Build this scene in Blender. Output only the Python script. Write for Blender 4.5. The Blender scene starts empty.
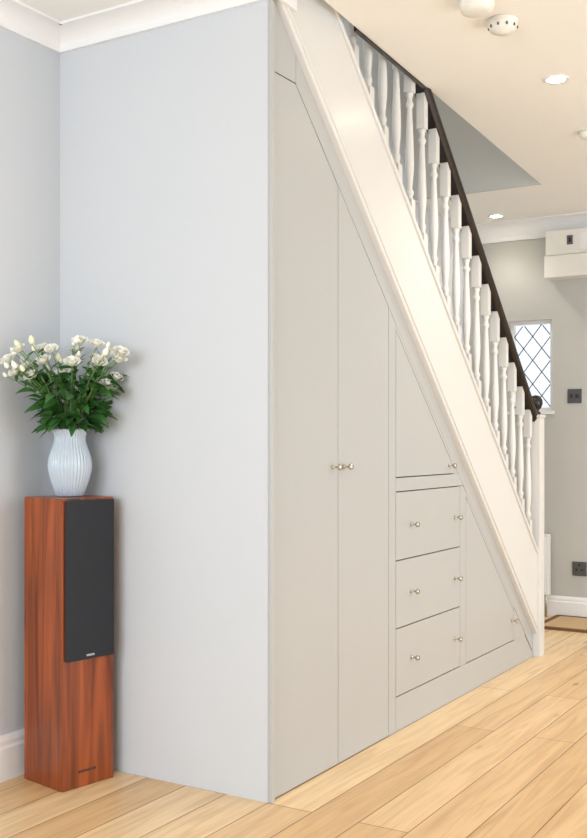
import bpy, math, random
from mathutils import Vector, Matrix
random.seed(7)
S=0.94           # stair pitch
CZ=2.42          # ceiling
FX=3.67          # far wall
WY=0.825         # party wall

# ---------------- materials ----------------
def srgb(r,g,b):
    f=lambda c:(c/255/12.92) if c/255<=.04045 else ((c/255+.055)/1.055)**2.4
    return (f(r),f(g),f(b),1)
def mat(name,col,rough=.5,metal=0,noise=0,nscale=40,emit=None,estr=0,bump=0,coat=0):
    m=bpy.data.materials.new(name); m.use_nodes=True
    n=m.node_tree.nodes; l=m.node_tree.links; b=n['Principled BSDF']
    b.inputs['Base Color'].default_value=col
    b.inputs['Roughness'].default_value=rough
    b.inputs['Metallic'].default_value=metal
    if coat: b.inputs['Coat Weight'].default_value=coat
    tc=n.new('ShaderNodeTexCoord'); nz=n.new('ShaderNodeTexNoise'); nz.inputs['Scale'].default_value=nscale
    l.new(tc.outputs['Object'],nz.inputs['Vector'])
    if noise:
        mr=n.new('ShaderNodeMapRange'); mr.inputs['To Min'].default_value=1-noise; mr.inputs['To Max'].default_value=1+noise
        l.new(nz.outputs['Fac'],mr.inputs['Value'])
        mx=n.new('ShaderNodeVectorMath'); mx.operation='SCALE'; mx.inputs[0].default_value=col[:3]
        l.new(mr.outputs['Result'],mx.inputs['Scale']); l.new(mx.outputs['Vector'],b.inputs['Base Color'])
    if bump:
        bp=n.new('ShaderNodeBump'); bp.inputs['Strength'].default_value=bump; bp.inputs['Distance'].default_value=.002
        l.new(nz.outputs['Fac'],bp.inputs['Height']); l.new(bp.outputs['Normal'],b.inputs['Normal'])
    if emit:
        b.inputs['Emission Color'].default_value=emit; b.inputs['Emission Strength'].default_value=estr
    return m
def floor_mat():
    m=bpy.data.materials.new('oak_planks'); m.use_nodes=True
    n=m.node_tree.nodes; l=m.node_tree.links; b=n['Principled BSDF']
    tc=n.new('ShaderNodeTexCoord')
    br=n.new('ShaderNodeTexBrick'); br.inputs['Scale'].default_value=1
    br.inputs['Brick Width'].default_value=1.7; br.inputs['Row Height'].default_value=.15
    br.inputs['Mortar Size'].default_value=.0019; br.inputs['Mortar Smooth'].default_value=.3; br.inputs['Bias'].default_value=0
    br.offset=.37; br.squash=1
    br.inputs['Color1'].default_value=srgb(238,209,166); br.inputs['Color2'].default_value=srgb(212,174,126); br.inputs['Mortar'].default_value=srgb(132,92,56)
    l.new(tc.outputs['Object'],br.inputs['Vector'])
    mp=n.new('ShaderNodeMapping'); mp.inputs['Scale'].default_value=(1.0,15,1); l.new(tc.outputs['Object'],mp.inputs['Vector'])
    nz=n.new('ShaderNodeTexNoise'); nz.inputs['Scale'].default_value=2.2; nz.inputs['Detail'].default_value=8; nz.inputs['Distortion'].default_value=1.1
    l.new(mp.outputs['Vector'],nz.inputs['Vector'])
    cr=n.new('ShaderNodeValToRGB'); cr.color_ramp.elements[0].position=.3; cr.color_ramp.elements[0].color=(.78,.70,.60,1)
    cr.color_ramp.elements[1].position=.6; cr.color_ramp.elements[1].color=(1.03,1.03,1.01,1)
    l.new(nz.outputs['Fac'],cr.inputs['Fac'])
    mx=n.new('ShaderNodeMix'); mx.data_type='RGBA'; mx.blend_type='MULTIPLY'; mx.inputs['Factor'].default_value=.85
    l.new(br.outputs['Color'],mx.inputs['A']); l.new(cr.outputs['Color'],mx.inputs['B'])
    # knots
    mp2=n.new('ShaderNodeMapping'); mp2.inputs['Scale'].default_value=(2.0,5.5,1); l.new(tc.outputs['Object'],mp2.inputs['Vector'])
    vo=n.new('ShaderNodeTexVoronoi'); vo.inputs['Scale'].default_value=1.1; l.new(mp2.outputs['Vector'],vo.inputs['Vector'])
    c2=n.new('ShaderNodeValToRGB'); c2.color_ramp.elements[0].position=.02; c2.color_ramp.elements[0].color=(.42,.28,.18,1)
    c2.color_ramp.elements[1].position=.095; c2.color_ramp.elements[1].color=(1,1,1,1); l.new(vo.outputs['Distance'],c2.inputs['Fac'])
    m2=n.new('ShaderNodeMix'); m2.data_type='RGBA'; m2.blend_type='MULTIPLY'; m2.inputs['Factor'].default_value=.8
    l.new(mx.outputs['Result'],m2.inputs['A']); l.new(c2.outputs['Color'],m2.inputs['B'])
    l.new(m2.outputs['Result'],b.inputs['Base Color'])
    b.inputs['Roughness'].default_value=.33
    bp=n.new('ShaderNodeBump'); bp.inputs['Strength'].default_value=.25; bp.inputs['Distance'].default_value=.002; bp.invert=True
    l.new(br.outputs['Fac'],bp.inputs['Height']); l.new(bp.outputs['Normal'],b.inputs['Normal'])
    return m
def wood_mat(name,c1,c2,rough=.3,sc=(30,30,1.6)):
    m=bpy.data.materials.new(name); m.use_nodes=True
    n=m.node_tree.nodes; l=m.node_tree.links; b=n['Principled BSDF']
    tc=n.new('ShaderNodeTexCoord'); mp=n.new('ShaderNodeMapping'); mp.inputs['Scale'].default_value=sc; l.new(tc.outputs['Object'],mp.inputs['Vector'])
    nz=n.new('ShaderNodeTexNoise'); nz.inputs['Scale'].default_value=1.6; nz.inputs['Detail'].default_value=5; nz.inputs['Distortion'].default_value=1.2
    l.new(mp.outputs['Vector'],nz.inputs['Vector'])
    cr=n.new('ShaderNodeValToRGB'); cr.color_ramp.elements[0].position=.32; cr.color_ramp.elements[0].color=c1
    cr.color_ramp.elements[1].position=.68; cr.color_ramp.elements[1].color=c2; l.new(nz.outputs['Fac'],cr.inputs['Fac'])
    l.new(cr.outputs['Color'],b.inputs['Base Color']); b.inputs['Roughness'].default_value=rough
    return m
M_wall=mat('wall_paint_grey',srgb(203,208,214),.75,noise=.01,nscale=6,bump=.05)
M_hall=mat('wall_paint_hall',srgb(190,191,187),.75,noise=.01,nscale=6,bump=.05)
M_ceil=mat('ceiling_paint',srgb(242,242,238),.85,noise=.01,nscale=5)
M_trim=mat('white_gloss_trim',srgb(238,239,240),.35,noise=.008,nscale=8)
M_stair=mat('stair_white_paint',srgb(219,219,217),.28,noise=.012,nscale=10,bump=.03)
M_cab=mat('cabinet_paint_grey',srgb(181,183,183),.35,noise=.008,nscale=5)
M_gap=mat('cabinet_gap_shadow',srgb(90,88,84),.8,noise=.02)
M_rail=wood_mat('dark_mahogany',srgb(14,7,7),srgb(30,14,12),.25,(3,30,30))
M_floor=floor_mat()
M_cherry=wood_mat('cherry_veneer',srgb(92,40,18),srgb(164,82,38),.3,(14,14,.9))
M_grille=mat('speaker_grille_cloth',srgb(38,41,47),.85,noise=.25,nscale=900,bump=.3)
M_badge=mat('badge_silver',srgb(190,190,190),.3,.8,noise=.02)
M_steel=mat('brushed_steel',srgb(190,185,175),.25,1,noise=.03,nscale=200)
M_vase=mat('glazed_porcelain',srgb(188,202,216),.3,noise=.01,coat=.3)
M_petal=mat('petal_white',srgb(246,245,232),.55,noise=.04,nscale=60)
M_bud=mat('bud_cream',srgb(232,236,200),.55,noise=.06,nscale=60)
M_leaf=mat('leaf_green',srgb(56,102,46),.45,noise=.4,nscale=35)
M_stem=mat('stem_green',srgb(100,136,70),.5,noise=.15,nscale=40)
M_plastic=mat('white_plastic',srgb(232,231,224),.4,noise=.01)
M_dark=mat('dark_display',srgb(60,60,62),.25,noise=.03)
M_chrome=mat('black_nickel_plate',srgb(110,110,112),.3,.7,noise=.03)
M_lamp=mat('lamp_lens',srgb(255,250,240),.3,noise=.001,emit=(1,.95,.86,1),estr=14)
M_lead=mat('lead_came',srgb(105,108,112),.5,.3,noise=.05)
M_mat=mat('doormat_coir',srgb(196,168,128),.95,noise=.25,nscale=300,bump=.5)
M_matedge=mat('doormat_edge',srgb(112,74,44),.7,noise=.1)
mg=bpy.data.materials.new('window_glass'); mg.use_nodes=True
nn=mg.node_tree.nodes; nn.remove(nn['Principled BSDF']); tr=nn.new('ShaderNodeBsdfTransparent'); gl=nn.new('ShaderNodeBsdfGlossy'); gl.inputs['Roughness'].default_value=.05
ms=nn.new('ShaderNodeMixShader'); ms.inputs[0].default_value=.06
mg.node_tree.links.new(tr.outputs[0],ms.inputs[1]); mg.node_tree.links.new(gl.outputs[0],ms.inputs[2]); mg.node_tree.links.new(ms.outputs[0],nn['Material Output'].inputs[0])

# ---------------- mesh builder ----------------
class MB:
    def __init__(s): s.v=[]; s.f=[]; s.m=[]; s.sm=[]; s.mats=[]
    def mi(s,m):
        if m not in s.mats: s.mats.append(m)
        return s.mats.index(m)
    def add(s,vs,fs,m,smooth=False):
        o=len(s.v); s.v+= [tuple(v) for v in vs]; k=s.mi(m)
        for f in fs: s.f.append(tuple(i+o for i in f)); s.m.append(k); s.sm.append(smooth)
    def box(s,x0,x1,y0,y1,z0,z1,m):
        vs=[(x0,y0,z0),(x1,y0,z0),(x1,y1,z0),(x0,y1,z0),(x0,y0,z1),(x1,y0,z1),(x1,y1,z1),(x0,y1,z1)]
        s.add(vs,[(3,2,1,0),(4,5,6,7),(0,1,5,4),(1,2,6,5),(2,3,7,6),(3,0,4,7)],m)
    def prism(s,poly,a,b,m,axis='y'):
        n=len(poly)
        if axis=='y': P=lambda p,t:(p[0],t,p[1])
        elif axis=='z': P=lambda p,t:(p[0],p[1],t)
        else: P=lambda p,t:(t,p[0],p[1])
        vs=[P(p,a) for p in poly]+[P(p,b) for p in poly]
        fs=[tuple(range(n)),tuple(range(2*n-1,n-1,-1))]+[(i,i+n,(i+1)%n+n,(i+1)%n) for i in range(n)]
        s.add(vs,fs,m)
    def lathe(s,prof,c,m,axis=Vector((0,0,1)),seg=20,smooth=True,rib=None):
        q=Vector((0,0,1)).rotation_difference(axis).to_matrix(); vs=[];fs=[]
        for r,z in prof:
            for i in range(seg):
                a=2*math.pi*i/seg; rr=r
                if rib: rr=r*(1+rib[1]*abs(math.cos(a*rib[0]/2)) )
                vs.append(Vector(c)+q@Vector((rr*math.cos(a),rr*math.sin(a),z)))
        for j in range(len(prof)-1):
            for i in range(seg):
                a=j*seg+i;b=j*seg+(i+1)%seg; fs.append((a,b,b+seg,a+seg))
        if prof[0][0]>1e-5: fs.append(tuple(range(seg-1,-1,-1)))
        if prof[-1][0]>1e-5 and not rib: fs.append(tuple(range((len(prof)-1)*seg,len(prof)*seg)))
        s.add(vs,fs,m,smooth)
    def tube(s,pts,r0,r1,m,seg=6):
        vs=[];fs=[]; n=len(pts)
        for j,p in enumerate(pts):
            d=(Vector(pts[min(j+1,n-1)])-Vector(pts[max(j-1,0)])).normalized()
            q=Vector((0,0,1)).rotation_difference(d).to_matrix(); r=r0+(r1-r0)*j/(n-1)
            for i in range(seg):
                a=2*math.pi*i/seg; vs.append(Vector(p)+q@Vector((r*math.cos(a),r*math.sin(a),0)))
        for j in range(n-1):
            for i in range(seg):
                a=j*seg+i;b=j*seg+(i+1)%seg; fs.append((a,b,b+seg,a+seg))
        fs.append(tuple(range(seg-1,-1,-1))); fs.append(tuple(range((n-1)*seg,n*seg)))
        s.add(vs,fs,m,True)
    def build(s,name,parent=None,bevel=0,fixn=True):
        me=bpy.data.meshes.new(name); me.from_pydata(s.v,[],s.f)
        for m in s.mats: me.materials.append(m)
        for p,k,sm in zip(me.polygons,s.m,s.sm): p.material_index=k; p.use_smooth=sm
        me.update()
        if fixn:
            import bmesh
            bm=bmesh.new(); bm.from_mesh(me); bmesh.ops.recalc_face_normals(bm,faces=bm.faces); bm.to_mesh(me); bm.free()
        o=bpy.data.objects.new(name,me); bpy.context.scene.collection.objects.link(o)
        if parent: o.parent=parent
        if bevel:
            b=o.modifiers.new('bevel','BEVEL'); b.width=bevel; b.segments=2; b.limit_method='ANGLE'; b.angle_limit=math.radians(50)
        return o
def empty(name):
    e=bpy.data.objects.new(name,None); bpy.context.scene.collection.objects.link(e); return e

# ---------------- room shell ----------------
b=MB(); b.box(-4.6,3.8,-3.9,.95,-.1,0,M_floor); b.build('floor')
b=MB()
b.box(-4.6,0,-3.9,.82,CZ,CZ+.15,M_ceil)
b.prism([(0,-3.9),(3.8,-3.9),(3.8,.075),(2.79,.075),(0,-.08)],CZ,CZ+.15,M_ceil,'z')
b.box(2.80,3.8,.075,.82,CZ,CZ+.15,M_ceil)
b.build('ceiling')
b=MB(); b.box(-4.6,3.8,WY,.95,0,3.9,M_wall); b.build('wall_left')
b=MB(); b.box(0,.014,.0,WY,0,CZ,M_wall); b.build('wall_stair_end')
# far wall with window hole
wy0,wy1,wz0,wz1=.285,.56,1.25,1.81
b=MB()
b.box(FX,3.8,-3.9,wy0,0,CZ,M_hall); b.box(FX,3.8,wy1,WY,0,CZ,M_hall)
b.box(FX,3.8,wy0,wy1,0,wz0,M_hall); b.box(FX,3.8,wy0,wy1,wz1,CZ,M_hall)
b.build('wall_far')
b=MB()
for x0,x1_,z0 in ((-4.6,-.4,0),(2.4,FX,0),(-.4,2.4,2.15)): b.box(x0,x1_,-3.9,-3.8,z0,CZ,M_wall)
b.build('wall_right')
b=MB()
for y0,y1,z0,z1 in ((-3.8,-2.4,0,CZ),(.3,WY,0,CZ),(-2.4,.3,0,.7),(-2.4,.3,2.15,CZ)): b.box(-4.6,-4.5,y0,y1,z0,z1,M_wall)
b.build('wall_back')
# window / glazed door frames behind the camera
b=MB()
for z in (.7,2.09): b.box(-4.58,-4.52,-2.4,.3,z,z+.06,M_trim)
for y in (-2.4,-1.52,-.64,.24): b.box(-4.58,-4.52,y,y+.06,.76,2.09,M_trim)
b.build('window_2')
b=MB()
for z in (0.002,2.09): b.box(-.46,2.46,-3.798,-3.76,z,z+.06,M_trim)
for x in (-.46,.5,1.4,2.40): b.box(x,x+.06,-3.798,-3.76,.06,2.09,M_trim)
b.build('door_1')
# upstairs well
b=MB()
b.box(2.785,2.80,.075,WY,CZ,3.9,M_hall); b.build('wall_stairwell_end')
b=MB(); b.box(-1.5,2.785,-.2,-.12,CZ+.15,3.9,M_hall); b.build('wall_stairwell_side')
b=MB(); b.box(-1.58,-1.5,-.2,WY,CZ+.15,3.9,M_hall); b.build('wall_stairwell_back')
b=MB(); b.box(-1.58,2.85,-.2,.95,3.9,3.95,M_ceil); b.build('ceiling_upper')

# baseboards
def skirting(mb,axis,a0,a1,w,sgn,h):
    pr=[(0,0),(.016,0),(.016,h*.72),(.012,h*.78),(.012,h*.88),(.006,h),(0,h)]
    if axis=='x': mb.prism([(w+sgn*p,q) for p,q in pr],a0,a1,M_trim,'x')
    else: mb.prism([(w+sgn*p,q) for p,q in pr],a0,a1,M_trim,'y')
b=MB(); skirting(b,'x',-4.5,0,WY,-1,.14); b.build('baseboard_left')
b=MB(); skirting(b,'y',-3.8,WY,FX,-1,.125); b.build('baseboard_far')
# cornice
def cove(w,sgn,p,h,base):
    pts=[(w,base),(w+sgn*.012,base)]
    for i in range(9):
        a=math.pi/2*i/8
        pts.append((w+sgn*(.012+(p-.02)*(1-math.cos(a))), base+.008+(h-.016)*math.sin(a)))
    pts+=[(w+sgn*p,base+h-.008),(w+sgn*p,base+h),(w,base+h)]
    return pts
b=MB(); b.prism(cove(WY,-1,.085,.062,2.358),-4.5,-.0,M_trim,'x'); b.build('trim_1')
b=MB(); b.prism(cove(0,-1,.085,.062,2.358),-.03,WY-.01,M_trim,'y'); 
b.box(0.0,.11,-.034,-.0235,2.358,CZ,M_trim)
b.build('trim_2')
b=MB(); b.prism(cove(FX,-1,.1,.11,2.31),-3.8,WY,M_trim,'y'); b.build('trim_3')
# dark strip along edge of stairwell opening
b=MB()
ey=lambda x:-.08+.155*x/2.79
b.prism([(.46,ey(.46)+.002),(1.14,ey(1.14)+.002),(1.14,ey(1.14)+.012),(.46,ey(.46)+.012)],2.412,2.57,M_rail,'z'); b.build('opening_edge_strip')

# ---------------- staircase ----------------
st=empty('staircase')
L=2.40; U=2.79
x1=2.43
b=MB()
b.prism([(.0,L-.0),(x1,L-S*x1),(x1,U-S*x1),(.0,U)],-.022,.03,M_stair)
b.build('stringer',st,.003)
b=MB()
b.prism([(.0,U),(x1,U-S*x1),(x1,U-S*x1+.022),(.0,U+.022)],-.03,.05,M_stair)
b.prism([(.0,L+.022),(x1,L-S*x1+.022),(x1,L-S*x1+.03),(.0,L+.03)],-.027,-.021,M_stair)
b.build('stringer_cap',st,.003)
# treads
b=MB()
for n in range(1,12):
    z=.207*n; xn=(2.56-z)/S
    b.box(xn-.25,xn,.031,WY-.005,z-.03,z,M_stair)
    b.box(xn-.03,xn-.012,.031,WY-.005,z-.207,z-.03,M_stair)
b.build('treads',st)
# balusters
b=MB()
RT=3.525
x=2.385
while x>.42:
    zf=U+.020-S*x; zt=RT-.06-S*x
    h=.0165; d=h*S
    def blk(za,zb,slb,slt):
        vs=[]
        for zz,sl in ((za,slb),(zb,slt)):
            for sx,sy in ((-1,-1),(1,-1),(1,1),(-1,1)):
                vs.append((x+sx*h,.01+sy*h,zz-(sx*d if sl else 0)))
        b.add(vs,[(3,2,1,0),(4,5,6,7),(0,1,5,4),(1,2,6,5),(2,3,7,6),(3,0,4,7)],M_stair)
    zb=zf+.11; zu=zt-.14
    blk(zf-.003,zb,True,False); blk(zu,zt+.003,False,True)
    H=zu-zb
    pr=[(.016,0),(.011,.012),(.016,.022),(.016,.03),(.010,.042),(.012,.06),(.0165,.11),(.0175,.15),(.016,.2),(.0135,.26),(.0105,H-.075),(.0095,H-.06),(.015,H-.05),(.015,H-.042),(.010,H-.032),(.0105,H-.02),(.015,H-.008),(.015,H)]
    b.lathe([(.0,-.001)]+pr,(x,.01,zb),M_stair,seg=14)
    x-=.1147
b.build('balusters',st)
# handrail
b=MB()
sec=[(-.03,-.02),(-.034,-.008),(-.034,.0),(-.026,.018),(-.012,.03),(.012,.03),(.026,.018),(.034,0),(.034,-.008),(.03,-.02),(.02,-.03),(-.02,-.03)]
vs=[];
for xx in (.05,2.47):
    for yy,zz in sec: vs.append((xx,.01+yy,RT-.04-S*xx+zz*1.35))
n=len(sec)
b.add(vs,[tuple(range(n)),tuple(range(2*n-1,n-1,-1))]+[(i,(i+1)%n,(i+1)%n+n,i+n) for i in range(n)],M_rail)
b.build('handrail',st,.002)
# newel
b=MB(); nx=2.465
b.box(nx-.035,nx+.035,-.037,.033,0,1.18,M_stair)
b.box(nx-.040,nx+.040,-.042,.038,1.18,1.195,M_stair)
b.build('newel_post',st,.003)
b=MB(); b.lathe([(.0,0),(.026,0),(.024,.012),(.014,.02),(.028,.035),(.035,.055),(.033,.075),(.02,.093),(0,.098)],(nx,-.003,1.195),M_rail,seg=24); b.build('newel_cap',st)

# ---------------- under stair cabinet ----------------
cab=empty('under_stair_cabinet')
b=MB()
b.prism([(.015,0),(2.425,0),(2.425,.1),(.015,L-.04)],.013,.03,M_gap)
b.build('carcass',cab)
g=.0018
D=2.305
def panel(name,poly,y0=0,y1=.0125):
    b=MB(); b.prism(poly,y0,y1,M_cab); return b.build(name,cab,.0012)
cz=lambda x,c=L+.01: c-S*x
panel('corner_stile',[(0,0),(.018,0),(.018,2.357),(0,2.357)],-.014,-.0005)
dl,dm,dr=.0215,.430,.806
xt=(D-2.157)/S
panel('top_panel',[(.0155,2.161),(xt+.002,2.161),(xt+.002,cz(xt+.002)),(.0155,cz(.0155))],0)
panel('tall_door_left',[(dl-.004,.002),(dm-g,.002),(dm-g,D-S*dm),(xt,2.157),(dl-.004,2.157)])
panel('tall_door_right',[(dm+g,.002),(dr,.002),(dr,D-S*dr),(dm+g,D-S*dm)])
def strip(xa,xb,c0,c1): return [(xa,c0-S*xa),(xb,c0-S*xb),(xb,c1-S*xb),(xa,c1-S*xa)]
panel('diagonal_rail',strip(xt+.004,2.425,D+.005,L+.01))
panel('centre_stile',[(dr+.0035,0),(.867,0),(.867,D-S*.867),(dr+.0035,D-S*dr)])
T=2.285
panel('triangle_door',[(.871,.932),(1.42,.932),(1.42,T-S*1.42),(.871,T-.871*S)])
panel('mid_rail',[(.8695,.879),(1.519,.879),(1.468,.928),(.8695,.928)])
panel('corner_block',[(1.4235,.9285),(1.466,.9285),(1.4235,.968)])
for i,(za,zb) in enumerate(((.627,.875),(.378,.623),(.129,.374))):
    panel('drawer_%d'%(i+1),[(.871,za),(1.482,za),(1.482,zb),(.871,zb)])
panel('plinth',[(.8695,0),(2.425,0),(2.425,.02),(2.31,.125),(.8695,.125)])
panel('right_stile',[(1.4855,.1255),(1.5495,.1255),(1.5495,D-S*1.5495),(1.519,.8775),(1.4855,.8775)])
panel('low_door',[(1.5525,.129),(2.15,.129),(2.15,T-2.15*S),(1.5525,T-1.5525*S)])
panel('end_stile',[(2.153,.1255),(2.311,.1255),(2.311,.133),(2.153,D-2.153*S)])
panel('triangle_edge',strip(.8695,1.42,T+.004,D+.004))
panel('low_edge',strip(1.5515,2.15,T+.004,D+.004))
b=MB()
kx=[(.392,.978),(.468,.978),(1.365,.965),(2.118,.225)]
for z in (.751,.50,.2515): kx+=[(1.0,z),(1.425,z)]
for X,Z in kx:
    b.lathe([(.0,0),(.007,0),(.007,.003),(.0035,.005),(.0035,.017),(.007,.021),(.0105,.024),(.0105,.030),(.008,.033),(0,.034)],(X,0.0,Z),M_steel,axis=Vector((0,-1,0)),seg=20)
b.build('knobs',cab)

# ---------------- tower speaker ----------------
sp=empty('tower_speaker'); sp.location=(-.248,.579,0); sp.rotation_euler=(0,0,math.radians(-10.5))
W=.196; Dp=.20; H=.888
b=MB(); b.box(0,W,0,Dp,0,H,M_cherry); b.build('cabinet',sp,.003)
b=MB(); b.box(.008,W-.004,-.011,-.001,.392,H-.006,M_grille); b.build('grille',sp,.004)
b=MB(); b.box(.082,.112,-.013,-.0112,.402,.408,M_badge)
b.build('badge',sp)
b=MB()
xx=.06
for i in range(8):
    b.box(xx+i*.0085,xx+i*.0085+.006,-.0012,-.0001,.045,.052,M_dark)
b.build('lettering',sp)

# ---------------- vase ----------------
vx,vy=-.128,.660
b=MB()
prof=[(.0,0),(.036,0),(.041,.003),(.046,.02),(.056,.05),(.063,.08),(.0645,.1),(.061,.125),(.053,.15),(.0465,.172),(.0455,.185),(.049,.2),(.053,.208),(.0535,.212),(.050,.211),(.044,.19),(.043,.17),(.056,.12),(.056,.07),(.03,.02),(0,.015)]
b.lathe(prof,(vx,vy,.889),M_vase,seg=216,rib=(36,.07))
b.build('ribbed_vase',None,0)

# ---------------- bouquet ----------------
C=Vector((vx,vy,0)); R=Vector((.517,-.856,0)); F=Vector((.856,.517,0))
b=MB()
def inside(p,mx=.022): return p.x<-mx and p.y<WY-mx
def frame(ax):
    ax=ax.normalized(); q=Vector((0,0,1)).rotation_difference(ax).to_matrix(); return q
def leaf(base,dr,ln,wd,droop=.3,m=M_leaf):
    dr=dr.normalized(); side=dr.cross(Vector((0,0,1)))
    if side.length<.1: side=Vector((1,0,0))
    side.normalize(); side=(Matrix.Rotation(random.uniform(-.8,.8),3,dr)@side); up=side.cross(dr).normalized()
    n=6; vs=[];fs=[]
    for i in range(n+1):
        t=i/n; w=wd*math.sin(math.pi*min(1,t*.93+.05))**.8*(1-.25*t); c=base+dr*ln*t-Vector((0,0,1))*droop*ln*t*t
        vs+= [c-side*w/2+up*w*.18, c, c+side*w/2+up*w*.18]
    for v in vs:
        if v.x>-.006: v.x=-.006
        if v.y>WY-.006: v.y=WY-.006
    for i in range(n):
        a=i*3; fs+=[(a,a+1,a+4,a+3),(a+1,a+2,a+5,a+4)]
    b.add(vs,fs,m,True)
def flower(p,ax,sz):
    q=frame(ax)
    for ring,(k,R0,Hh,op) in enumerate(((4,.40,1.1,.1),(5,.68,1.15,.4),(6,.92,1.0,.9))):
        off=random.uniform(0,6)
        for j in range(k):
            a0=off+2*math.pi*j/k; vs=[];fs=[]
            nu,nv=5,6
            for iv in range(nv):
                v=iv/(nv-1)
                r=sz*R0*(.15+.75*math.sin(v*1.5)**.8+.3*op*v*v*v)
                hh=sz*Hh*(v**.95 - .25*op*v**3)
                for iu in range(nu):
                    u=iu/(nu-1)*2-1
                    wv=math.sin(math.pi*(.2+.5*v))
                    ang=a0+u*.9*wv
                    rr=r*(1-.06*u*u)+.03*sz*math.sin(4*u+3*v+j)
                    vs.append(p+q@Vector((rr*math.cos(ang),rr*math.sin(ang),hh-.2*sz*u*u*v)))
            for iv in range(nv-1):
                for iu in range(nu-1):
                    a=iv*nu+iu; fs.append((a,a+1,a+nu+1,a+nu))
            b.add(vs,fs,M_petal,True)
    b.lathe([(0,-.12*sz),(.2*sz,.0*sz),(.28*sz,.12*sz),(.0,.2*sz)],p,M_stem,axis=ax.normalized(),seg=8)
def bud(p,ax,sz):
    b.lathe([(0,0),(.30*sz,.15*sz),(.46*sz,.5*sz),(.40*sz,.9*sz),(.2*sz,1.25*sz),(0,1.45*sz)],p,M_petal if random.random()<.7 else M_bud,axis=ax.normalized(),seg=8)
    for j in range(3):
        a=j*2.1; q=frame(ax)
        leaf(p+q@Vector((.1*sz*math.cos(a),.1*sz*math.sin(a),0)),q@Vector((.5*math.cos(a),.5*math.sin(a),1)),sz*.7,sz*.22,0,M_stem)
def stem(p):
    rim=Vector((vx,vy,1.08)); d=p-rim; h=Vector((d.x,d.y,0))
    off=h*.18; 
    if off.length>.032: off=off.normalized()*.032
    s0=Vector((vx,vy,1.0))+off*.6; s1=Vector((vx,vy,1.12))+off*1.1
    ctrl=s1+Vector((h.x*.25,h.y*.25,d.z*.55))
    pts=[s0]
    for i in range(8):
        t=i/7; pts.append(s1*(1-t)**2+ctrl*2*t*(1-t)+p*t*t)
    b.tube(pts,.0022,.0014,M_stem,5)
    return pts
def P(px,py,q):
    s=(px-71.5)*.00316; z=1.06+(442-py)*.00316
    while True:
        p=C+R*s+F*q; p.z=z
        if inside(p,.045) or q<-.3: return p
        q-=.01
fl=[(15,363),(29,353),(43,351),(39,378),(50,364),(60,353),(65,374),(55,390),(73,351),(84,345),(78,366),(93,358),(101,348),(88,380),(103,365),(111,354),(120,362),(114,378),(125,356),(99,384),(31,369),(69,388),(107,387),(91,370),(57,377),(23,374),(82,390),(46,390)]
for i,(px,py) in enumerate(fl):
    p=P(px+2,py+2,random.uniform(-.12,.05)); 
    ax=(p-Vector((vx,vy,1.12))).normalized()+Vector((0,0,.5))+F*random.uniform(-.7,-.2)
    pts=stem(p); 
    flower(p,ax,random.uniform(.020,.028))
    for k in (4,5,6):
        if random.random()<.9:
            d=Vector((random.uniform(-1,1),random.uniform(-1,1),random.uniform(.2,1)))
            leaf(pts[k],d,random.uniform(.035,.06),random.uniform(.014,.022),.2)
for i in range(26):
    px=random.uniform(14,134); top=336+abs(px-80)*.28
    py=random.uniform(top,top+32)
    p=P(px,py,random.uniform(-.13,.08)); ax=(p-Vector((vx,vy,1.1))).normalized()+Vector((random.uniform(-.4,.4),random.uniform(-.4,.4),.5))
    pts=stem(p); bud(p,ax,random.uniform(.014,.021))
    for k in (5,6,7):
        d=Vector((random.uniform(-1,1),random.uniform(-1,1),random.uniform(.2,1)))
        leaf(pts[k],d,random.uniform(.03,.05),random.uniform(.011,.018),.1)
# foliage mass
C2=C+R*.010
for i in range(230):
    a=random.uniform(0,2*math.pi); rr=random.uniform(.02,.12); z=1.11+random.random()**1.1*.16
    rr*=min(1,.45+(z-1.1)*6)
    p=Vector((C2.x+rr*math.cos(a),C2.y+rr*math.sin(a),z))
    if not inside(p,.02): continue
    d=Vector((math.cos(a),math.sin(a),random.uniform(-.25,.9)))
    leaf(p,d,random.uniform(.045,.075),random.uniform(.026,.038),random.uniform(.1,.5))
for i in range(18):
    a=2*math.pi*i/18+random.uniform(-.2,.2); p=Vector((vx+.045*math.cos(a),vy+.045*math.sin(a),1.112))
    leaf(p,Vector((math.cos(a),math.sin(a),random.uniform(.0,.3))),random.uniform(.06,.09),.036,.35)
b.build('white_lisianthus_bouquet',None,0,False)

# ---------------- ceiling fittings ----------------
def downlight(x,y,e=26):
    b=MB(); b.lathe([(.033,-.001),(.034,-.004),(.046,-.005),(.048,-.001),(.048,0)],(x,y,CZ),M_trim,seg=32)
    b.lathe([(0,-.003),(.033,-.003)],(x,y,CZ),M_lamp,seg=32,smooth=False)
    b.build('ceiling_downlight')
    l=bpy.data.lights.new('downlight_bulb','SPOT'); l.energy=e; l.color=(1,.92,.81); l.spot_size=math.radians(125); l.spot_blend=.8; l.shadow_soft_size=.04
    o=bpy.data.objects.new('downlight_bulb',l); o.location=(x,y,CZ-.02); bpy.context.scene.collection.objects.link(o)
for p in ((1.269,-.471,22),(3.41,.549,8),(1.27,-1.9,32),(2.7,-1.0,44),(2.7,-2.4,36),(-1.2,-1.9,18),(-.3,-3.0,18)): downlight(*p)
b=MB(); b.lathe([(0,-.044),(.022,-.044),(.026,-.038),(.042,-.034),(.046,-.02),(.046,-.012),(.050,-.010),(.050,0),(0,0)],(.643,-.488,CZ),M_plastic,seg=36)
for i in range(10):
    a=i*2*math.pi/10; b.box(.643+.0445*math.cos(a)-.003,.643+.0445*math.cos(a)+.003,-.488+.0445*math.sin(a)-.003,-.488+.0445*math.sin(a)+.003,CZ-.03,CZ-.022,M_chrome)
b.build('smoke_detector')
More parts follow.
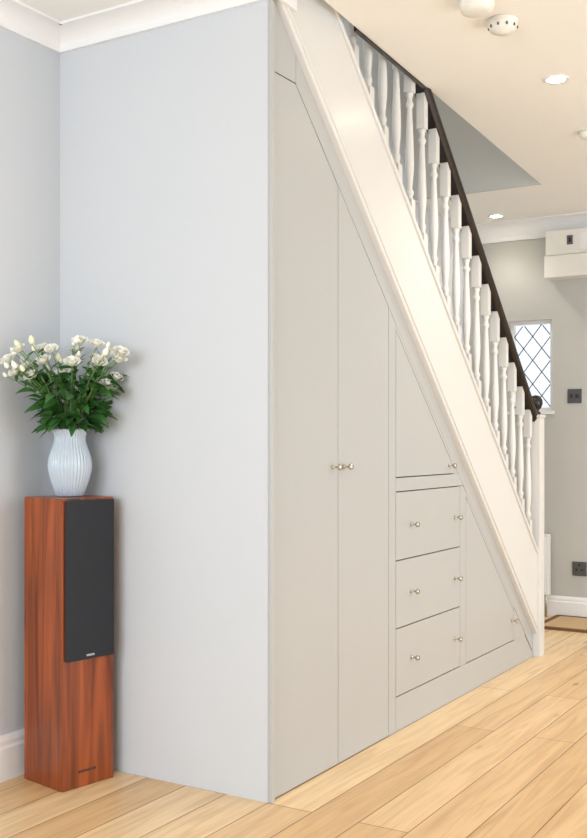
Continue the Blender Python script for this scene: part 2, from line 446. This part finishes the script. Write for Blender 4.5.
b=MB(); b.lathe([(0,-.04),(.03,-.04),(.048,-.034),(.052,-.02),(.055,-.015),(.055,0),(0,0)],(.46,-.47,CZ),M_plastic,seg=36); b.build('heat_detector')
b=MB(); b.lathe([(0,-.03),(.02,-.03),(.03,-.02),(.034,0),(0,0)],(1.99,-.385,CZ),M_plastic,seg=28); b.build('motion_sensor')

# ---------------- far wall things ----------------
b=MB()
fw=.022
b.box(3.70,3.74,wy0,wy1,wz0,wz0+fw,M_trim); b.box(3.70,3.74,wy0,wy1,wz1-fw,wz1,M_trim)
b.box(3.70,3.74,wy0,wy0+fw,wz0+fw,wz1-fw,M_trim); b.box(3.70,3.74,wy1-fw,wy1,wz0+fw,wz1-fw,M_trim)
b.box(FX-.02,FX,wy0-.015,wy1+.015,wz0-.02,wz0,M_trim)
b.box(3.718,3.722,wy0+fw,wy1-fw,wz0+fw,wz1-fw,mg)
a0,a1,c0,c1=wy0+fw,wy1-fw,wz0+fw,wz1-fw
wd=a1-a0; ht=c1-c0; cw=wd/2; chh=ht/3.5
for sg in (1,-1):
    k=-8
    while k<9:
        sl=sg*chh/cw; z0=c0+k*chh
        pts=[]
        N=40
        for i in range(N+1):
            y=a0+wd*i/N; z=z0+sl*(y-a0)
            if c0<=z<=c1: pts.append((3.714,y,z))
        if len(pts)>2: b.tube([pts[0],pts[-1]],.0035,.0035,M_lead,5)
        k+=1
b.build('window_1')
b=MB()
b.box(FX-.10,FX,-.12,.295,2.18,2.325,M_plastic)
b.box(FX-.118,FX,-.125,.298,2.045,2.175,M_plastic)
b.box(FX-.103,FX-.10,-.02,.09,2.20,2.30,M_trim)
b.box(FX-.104,FX-.10,.13,.165,2.235,2.29,M_chrome)
b.box(FX-.106,FX-.104,.14,.155,2.25,2.275,M_dark)
b.build('fuse_box',None,.004)
b=MB()
b.box(FX-.008,FX,.105,.19,1.295,1.38,M_chrome); b.box(FX-.014,FX-.008,.12,.14,1.325,1.35,M_dark); b.box(FX-.014,FX-.008,.155,.175,1.325,1.35,M_dark)
b.build('light_switch',None,.002)
b=MB()
b.box(FX-.008,FX,.075,.16,.255,.34,M_chrome); 
for yy,zz in ((.113,.315),(.096,.285),(.13,.285)): b.box(FX-.0095,FX-.008,yy,yy+.01,zz,zz+.012,M_dark)
b.build('wall_socket',None,.002)
# radiator
b=MB()
b.box(FX-.075,FX-.03,.285,.80,.135,.50,M_trim)
for i in range(12): b.box(FX-.082,FX-.075,.30+i*.041,.325+i*.041,.15,.485,M_trim)
b.box(FX-.03,FX,.35,.38,.2,.45,M_trim); b.box(FX-.03,FX,.7,.73,.2,.45,M_trim)
b.tube([(FX-.05,.31,.0),(FX-.05,.31,.14)],.008,.008,M_steel,10)
b.build('radiator',None,.003)
# doormat
b=MB(); b.box(0,.75,0,.03,0,.014,M_matedge); b.box(0,.75,-.42,-.39,0,.014,M_matedge); b.box(0,.03,-.39,0,0,.014,M_matedge); b.box(.72,.75,-.39,0,0,.014,M_matedge); b.box(.03,.72,-.39,0,0,.012,M_mat)
o=b.build('doormat'); o.rotation_euler=(0,0,math.radians(-90)); o.location=(3.62,.25,0.0)

# ---------------- lights ----------------
def area(name,loc,rot,sx,sy,e,col):
    l=bpy.data.lights.new(name,'AREA'); l.shape='RECTANGLE'; l.size=sx; l.size_y=sy; l.energy=e; l.color=col
    o=bpy.data.objects.new(name,l); o.location=loc; o.rotation_euler=rot; bpy.context.scene.collection.objects.link(o); return o
area('daylight_back_window',(-4.48,-1.05,1.42),(math.pi/2,0,-math.pi/2),2.6,1.35,108,(.90,.95,1))
area('daylight_garden_door',(1.0,-3.74,1.1),(math.pi/2,0,0),2.7,2.0,62,(.96,.98,1))
area('upstairs_fill',(.9,.35,3.85),(0,0,0),.5,.3,18,(1,.94,.86))  # added fill light that brightens the upper stairwell, no real fitting
w=bpy.data.worlds.new('World'); bpy.context.scene.world=w; w.use_nodes=True
w.node_tree.nodes['Background'].inputs[0].default_value=(.85,.92,1,1); w.node_tree.nodes['Background'].inputs[1].default_value=1.3

# ---------------- camera ----------------
cd=bpy.data.cameras.new('camera'); co=bpy.data.objects.new('camera',cd); bpy.context.scene.collection.objects.link(co)
co.location=(-2.575,-1.643,1.06); co.rotation_euler=(math.pi/2,0,-math.radians(58.87))
cd.sensor_fit='HORIZONTAL'; cd.sensor_width=36; cd.lens=1040/587*36; cd.shift_y=23/587; cd.clip_start=.02
bpy.context.scene.camera=co
bpy.context.scene.view_settings.view_transform='Standard'
bpy.context.scene.view_settings.look='None'
